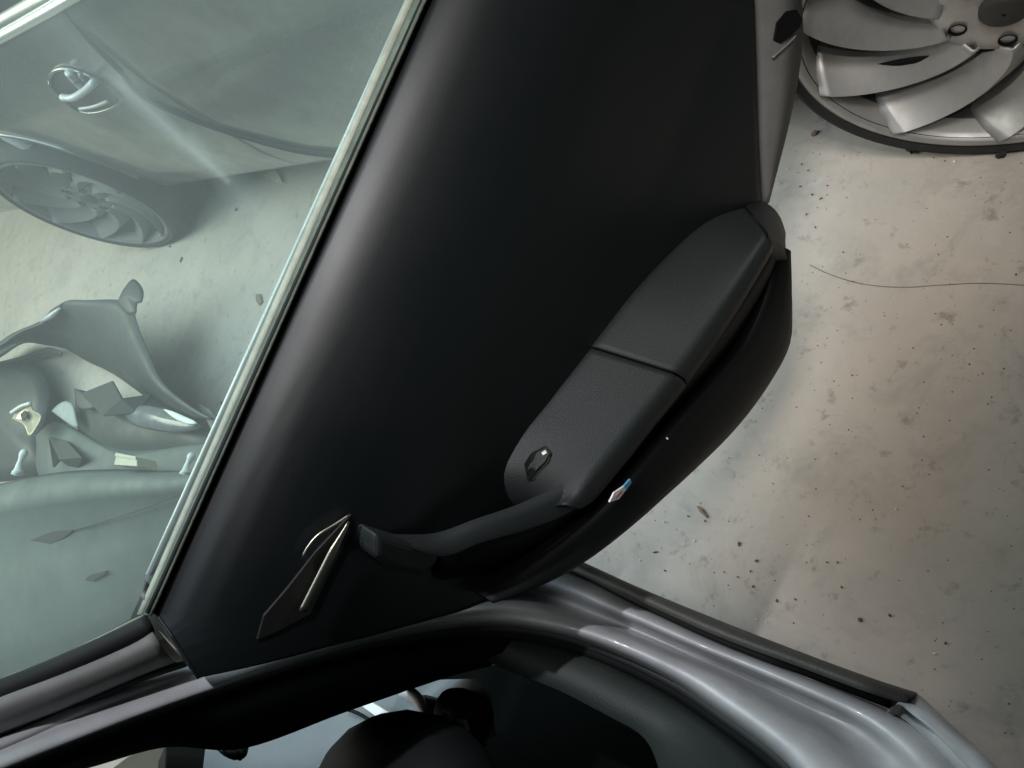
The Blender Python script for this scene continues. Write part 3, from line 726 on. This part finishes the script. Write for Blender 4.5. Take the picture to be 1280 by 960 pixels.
gpn = thing('grey_body_panel', 'large dusty grey car body panel with two dark slots, lowest thing in the window', 'body panel', onZ(100, 690, .0))
pa = [(-60, 612), (0, 606), (40, 597), (90, 590), (150, 588), (220, 590), (300, 590), (360, 592)]
pb = [(-160, 940), (-60, 900), (40, 880), (120, 840), (200, 800), (260, 760), (320, 720), (380, 690)]
ribbon('panel_skin', pa, pb, .30, .16, m_plasg, gpn, th=.003, mids=((.03, .03), (.10, .05), (.16, .046), (.17, .035), (.4, .045), (.7, .03)))
PZ = .318
def onGP(x, y, up=0):
    t = min(1, max(0, (y - 590)/240)); return onZ(x, y, .30 - .14*t + .053 + up - .02*t)
def gslot(name, pts, m):
    return slab(name, [onGP(x, y, .006) for x, y in pts], (0, 0, 1), .004, m, gpn, bevel=0)
gslot('panel_slot', [(8, 698), (14, 688), (40, 674), (66, 664), (92, 662), (80, 672), (55, 684), (28, 697)], m_seal)
gslot('panel_slot', [(106, 725), (112, 719), (134, 713), (130, 718), (116, 726)], m_seal)
gslot('panel_reflector', [(8, 744), (18, 743), (42, 752), (52, 762), (38, 765), (20, 756)], m_pink)
tube('panel_crease', [onGP(p.x, p.y, .004) for p in crs([(92, 663, 0), (130, 652, 0), (190, 632, 0), (250, 608, 0)], 16)], .0016, m_seal, gpn, seg=6)
for cx, cy, s in ((26, 592, 1.0), (236, 592, .85)):
    b0_ = onZ(cx-2, cy, .34)
    tube('clip', [onZ(p.x, p.y, .36) for p in crs([(cx-4, cy, 0), (cx-2, cy-12*s, 0), (cx+2, cy-22*s, 0), (cx+6, cy-30*s, 0)], 12)], .011*s, m_white, gpn, seg=8, taper=[1.5, 1.2, .9, .8, .7, .6, .6, .7, .9, 1.0, .9, .5])
for k, (pts, z, lb) in enumerate([([(100, 492), (140, 476), (152, 498), (190, 492), (170, 515), (128, 520)], .20, 'jagged dark plastic shard leaning over the back of the loose headlamp'),
                            ([(248, 505), (262, 512), (290, 548), (300, 575), (284, 572), (268, 545)], .22, 'narrow broken plastic strip at the window seal end of the loose headlamp'),
                            ([(60, 545), (84, 552), (102, 572), (96, 590), (74, 575), (66, 584)], .16, 'dull jagged plastic shard between the left clip and the loose headlamp')]):
    o = slab('plastic_shard', [onZ(x, y, z + .03*((i*7) % 3 - 1)) for i, (x, y) in enumerate(pts)], (0, 0, 1), .006, m_plasd if k != 1 else m_plasg, None, bevel=.001)
    tag(o, lb, 'plastic shard')
cb = thing('cream_box', 'small cream cardboard box standing behind the large grey body panel', 'box', onZ(157, 577, .25))
A = [onZ(x, y, .36) for x, y in [(146, 566), (171, 571), (171, 583), (142, 581)]]
slab('box_body', A, (0, 0, 1), .05, m_card, cb, bevel=.002)
slab('box_flap', [p + Vector((0, 0, .003)) for p in (A[0], A[1], A[1].lerp(A[2], .3), A[0].lerp(A[3], .3))], (0, 0, 1), .002, m_card, cb, bevel=.0005)
fl_ = thing('black_bracket', 'small black bracket against the window seal beyond the loose headlamp', 'bracket', onZ(285, 507, 0))
slab('bracket_plate', lay([(274, 502), (296, 501), (300, 520), (280, 516)], .03), (0, 0, 1), .03, m_plasd, fl_)
slab('bracket_tab', lay([(270, 518), (282, 516), (284, 534), (274, 530)], .02), (0, 0, 1), .02, m_plasd, fl_)

# ------------------------------------------------------------------ small things on the floor
pp = slab('paper_scrap', lay([(329, 219), (343, 212), (347, 216), (353, 229), (345, 227)], .012), (0, 0, 1), .002, m_card, None, bevel=.0004)
tag(pp, 'small white triangular paper scrap on the floor under the parked car', 'paper scrap')
lf = lump('dry_leaf', onZ(323, 374, .004), (.030, .014, .003), mat('dry_leaf', (.16, .15, .10), .9), None, seed=4)
tag(lf, 'faint brownish dry leaf on the floor seen through the window near its seal', 'leaf')
dbr = {'dark': [], 'pale': []}
R = random.Random(11)
spots = [(924, 680, 5, 9), (881, 651, 3, 4), (860, 645, 3, 3), (819, 690, 9, 3), (945, 701, 4, 7), (938, 714, 3, 3), (922, 721, 3, 3), (941, 733, 7, 4), (971, 751, 5, 6), (994, 749, 6, 3), (1034, 703, 3, 5), (1047, 703, 5, 3),
         (1052, 734, 5, 4), (1075, 775, 8, 10), (1112, 769, 6, 5), (1182, 804, 5, 5), (905, 715, 3, 3), (831, 713, 3, 4), (1065, 469, 4, 3), (992, 779, 3, 3), (830, 590, 3, 3),
         (1002, 205, 3, 3), (1010, 213, 3, 3), (1000, 233, 2, 4), (1015, 243, 3, 5), (1026, 248, 3, 5), (1008, 268, 4, 3), (1034, 232, 2, 3), (1181, 201, 3, 3), (1270, 343, 6, 3), (1066, 352, 4, 2), (1019, 284, 6, 2), (1054, 315, 2, 2),
         (183, 306, 3, 3), (226, 325, 3, 8), (295, 262, 4, 5), (243, 271, 3, 3), (212, 308, 3, 3)]
for k, (x, y, a, b) in enumerate(spots):
    p = onZ(x, y, .002); q_ = onZ(x + a, y, .002); s = (q_ - p).length*.55
    p2 = onZ(x, y + b, .002); s2 = (p2 - p).length*.5
    s *= .8; s2 *= .8; o = lump('dirt_crumb', p, (max(.0016, s), max(.0016, s2), max(.001, min(s, s2)*.3)), m_crumb, None, seed=k)
    if y > 560 and x > 700: lb, gr = 'dark crumb of dirt on the pale concrete beside the door sill', 'dirt crumbs beside the sill'
    elif x > 700: lb, gr = 'dark crumb of dirt on the pale concrete near the parked car wheel', 'dirt crumbs near the wheel'
    else: lb, gr = 'dark crumb of dirt on the floor seen through the door window', 'dirt crumbs beyond the window'
    tag(o, lb, 'dirt', gr)
for k, (x, y, a) in enumerate([(1177, 276, 1.6), (1082, 303, 1.4), (1193, 202, 4), (868, 676, 3), (800, 700, 2), (984, 211, 2), (945, 774, 2), (957, 778, 2), (830, 652, 2), (1168, 817, 4), (955, 575, 2), (1120, 636, 4)]):
    s = (onZ(x+a, y, 0) - onZ(x, y, 0)).length*.6
    o = lump('pale_chip', onZ(x, y, .002), (s, s*.8, s*.5), m_crumb2, None, seed=k+60)
    tag(o, 'tiny pale chip of stone lying on the concrete right of the open door', 'stone chip', 'pale chips on the floor')
o = lump('brown_chip', onZ(1018, 166, .004), (.008, .005, .003), m_chip, None, seed=2); tag(o, 'reddish brown chip on the floor touching the lower left of the tyre', 'chip')
o = lump('twig', onZ(878, 640, .003), (.016, .004, .003), m_chip, None, seed=8); tag(o, 'short pale brown wood splinter just right of the door bottom edge', 'splinter')
for k, (x, y, a) in enumerate([(1139, 184, 12), (1252, 193, 9)]):
    c = onZ(x, y, .006); s = (onZ(x+a, y, 0) - onZ(x, y, 0)).length
    o = lump('rubber_lump', c, (s*.5, s, .008), m_tyre, None, seed=k+30, sub=2)
    tag(o, ['larger black rubber lump on the floor under the wheel, left one', 'smaller black rubber lump on the floor under the wheel, right one'][k], 'rubber lump')
wi = tube('wire', [onZ(p.x, p.y, .0015 + .001*math.sin(i*.7)) for i, p in enumerate(crs([(1012, 331, 0), (1030, 340, 0), (1055, 349, 0), (1085, 356, 0), (1130, 359, 0), (1180, 356, 0), (1230, 354, 0), (1290, 357, 0)], 60))],   .0006, m_wire, None, seg=6)
tag(wi, 'thin dark wire lying on the concrete floor below the parked car wheel', 'wire')
V = []; Fs = []
for k in range(2600):
    x = R.uniform(-.4, 1.0); y = R.uniform(-.2, 1.2) if k % 2 else R.uniform(1.2, 4); s = R.uniform(.0006, .0018); i = len(V)
    h = s*.8
    V += [(x-s, y, .0), (x+s*.5, y+s, .0), (x+s*.6, y-s, .0), (x, y, h)]
    Fs += [(i, i+1, i+3), (i+1, i+2, i+3), (i+2, i, i+3)]
gr = obj('floor_grit', V, Fs, m_crumb, smooth=False); tag(gr, 'fine dark grit scattered over the concrete floor', 'grit', kind='stuff')
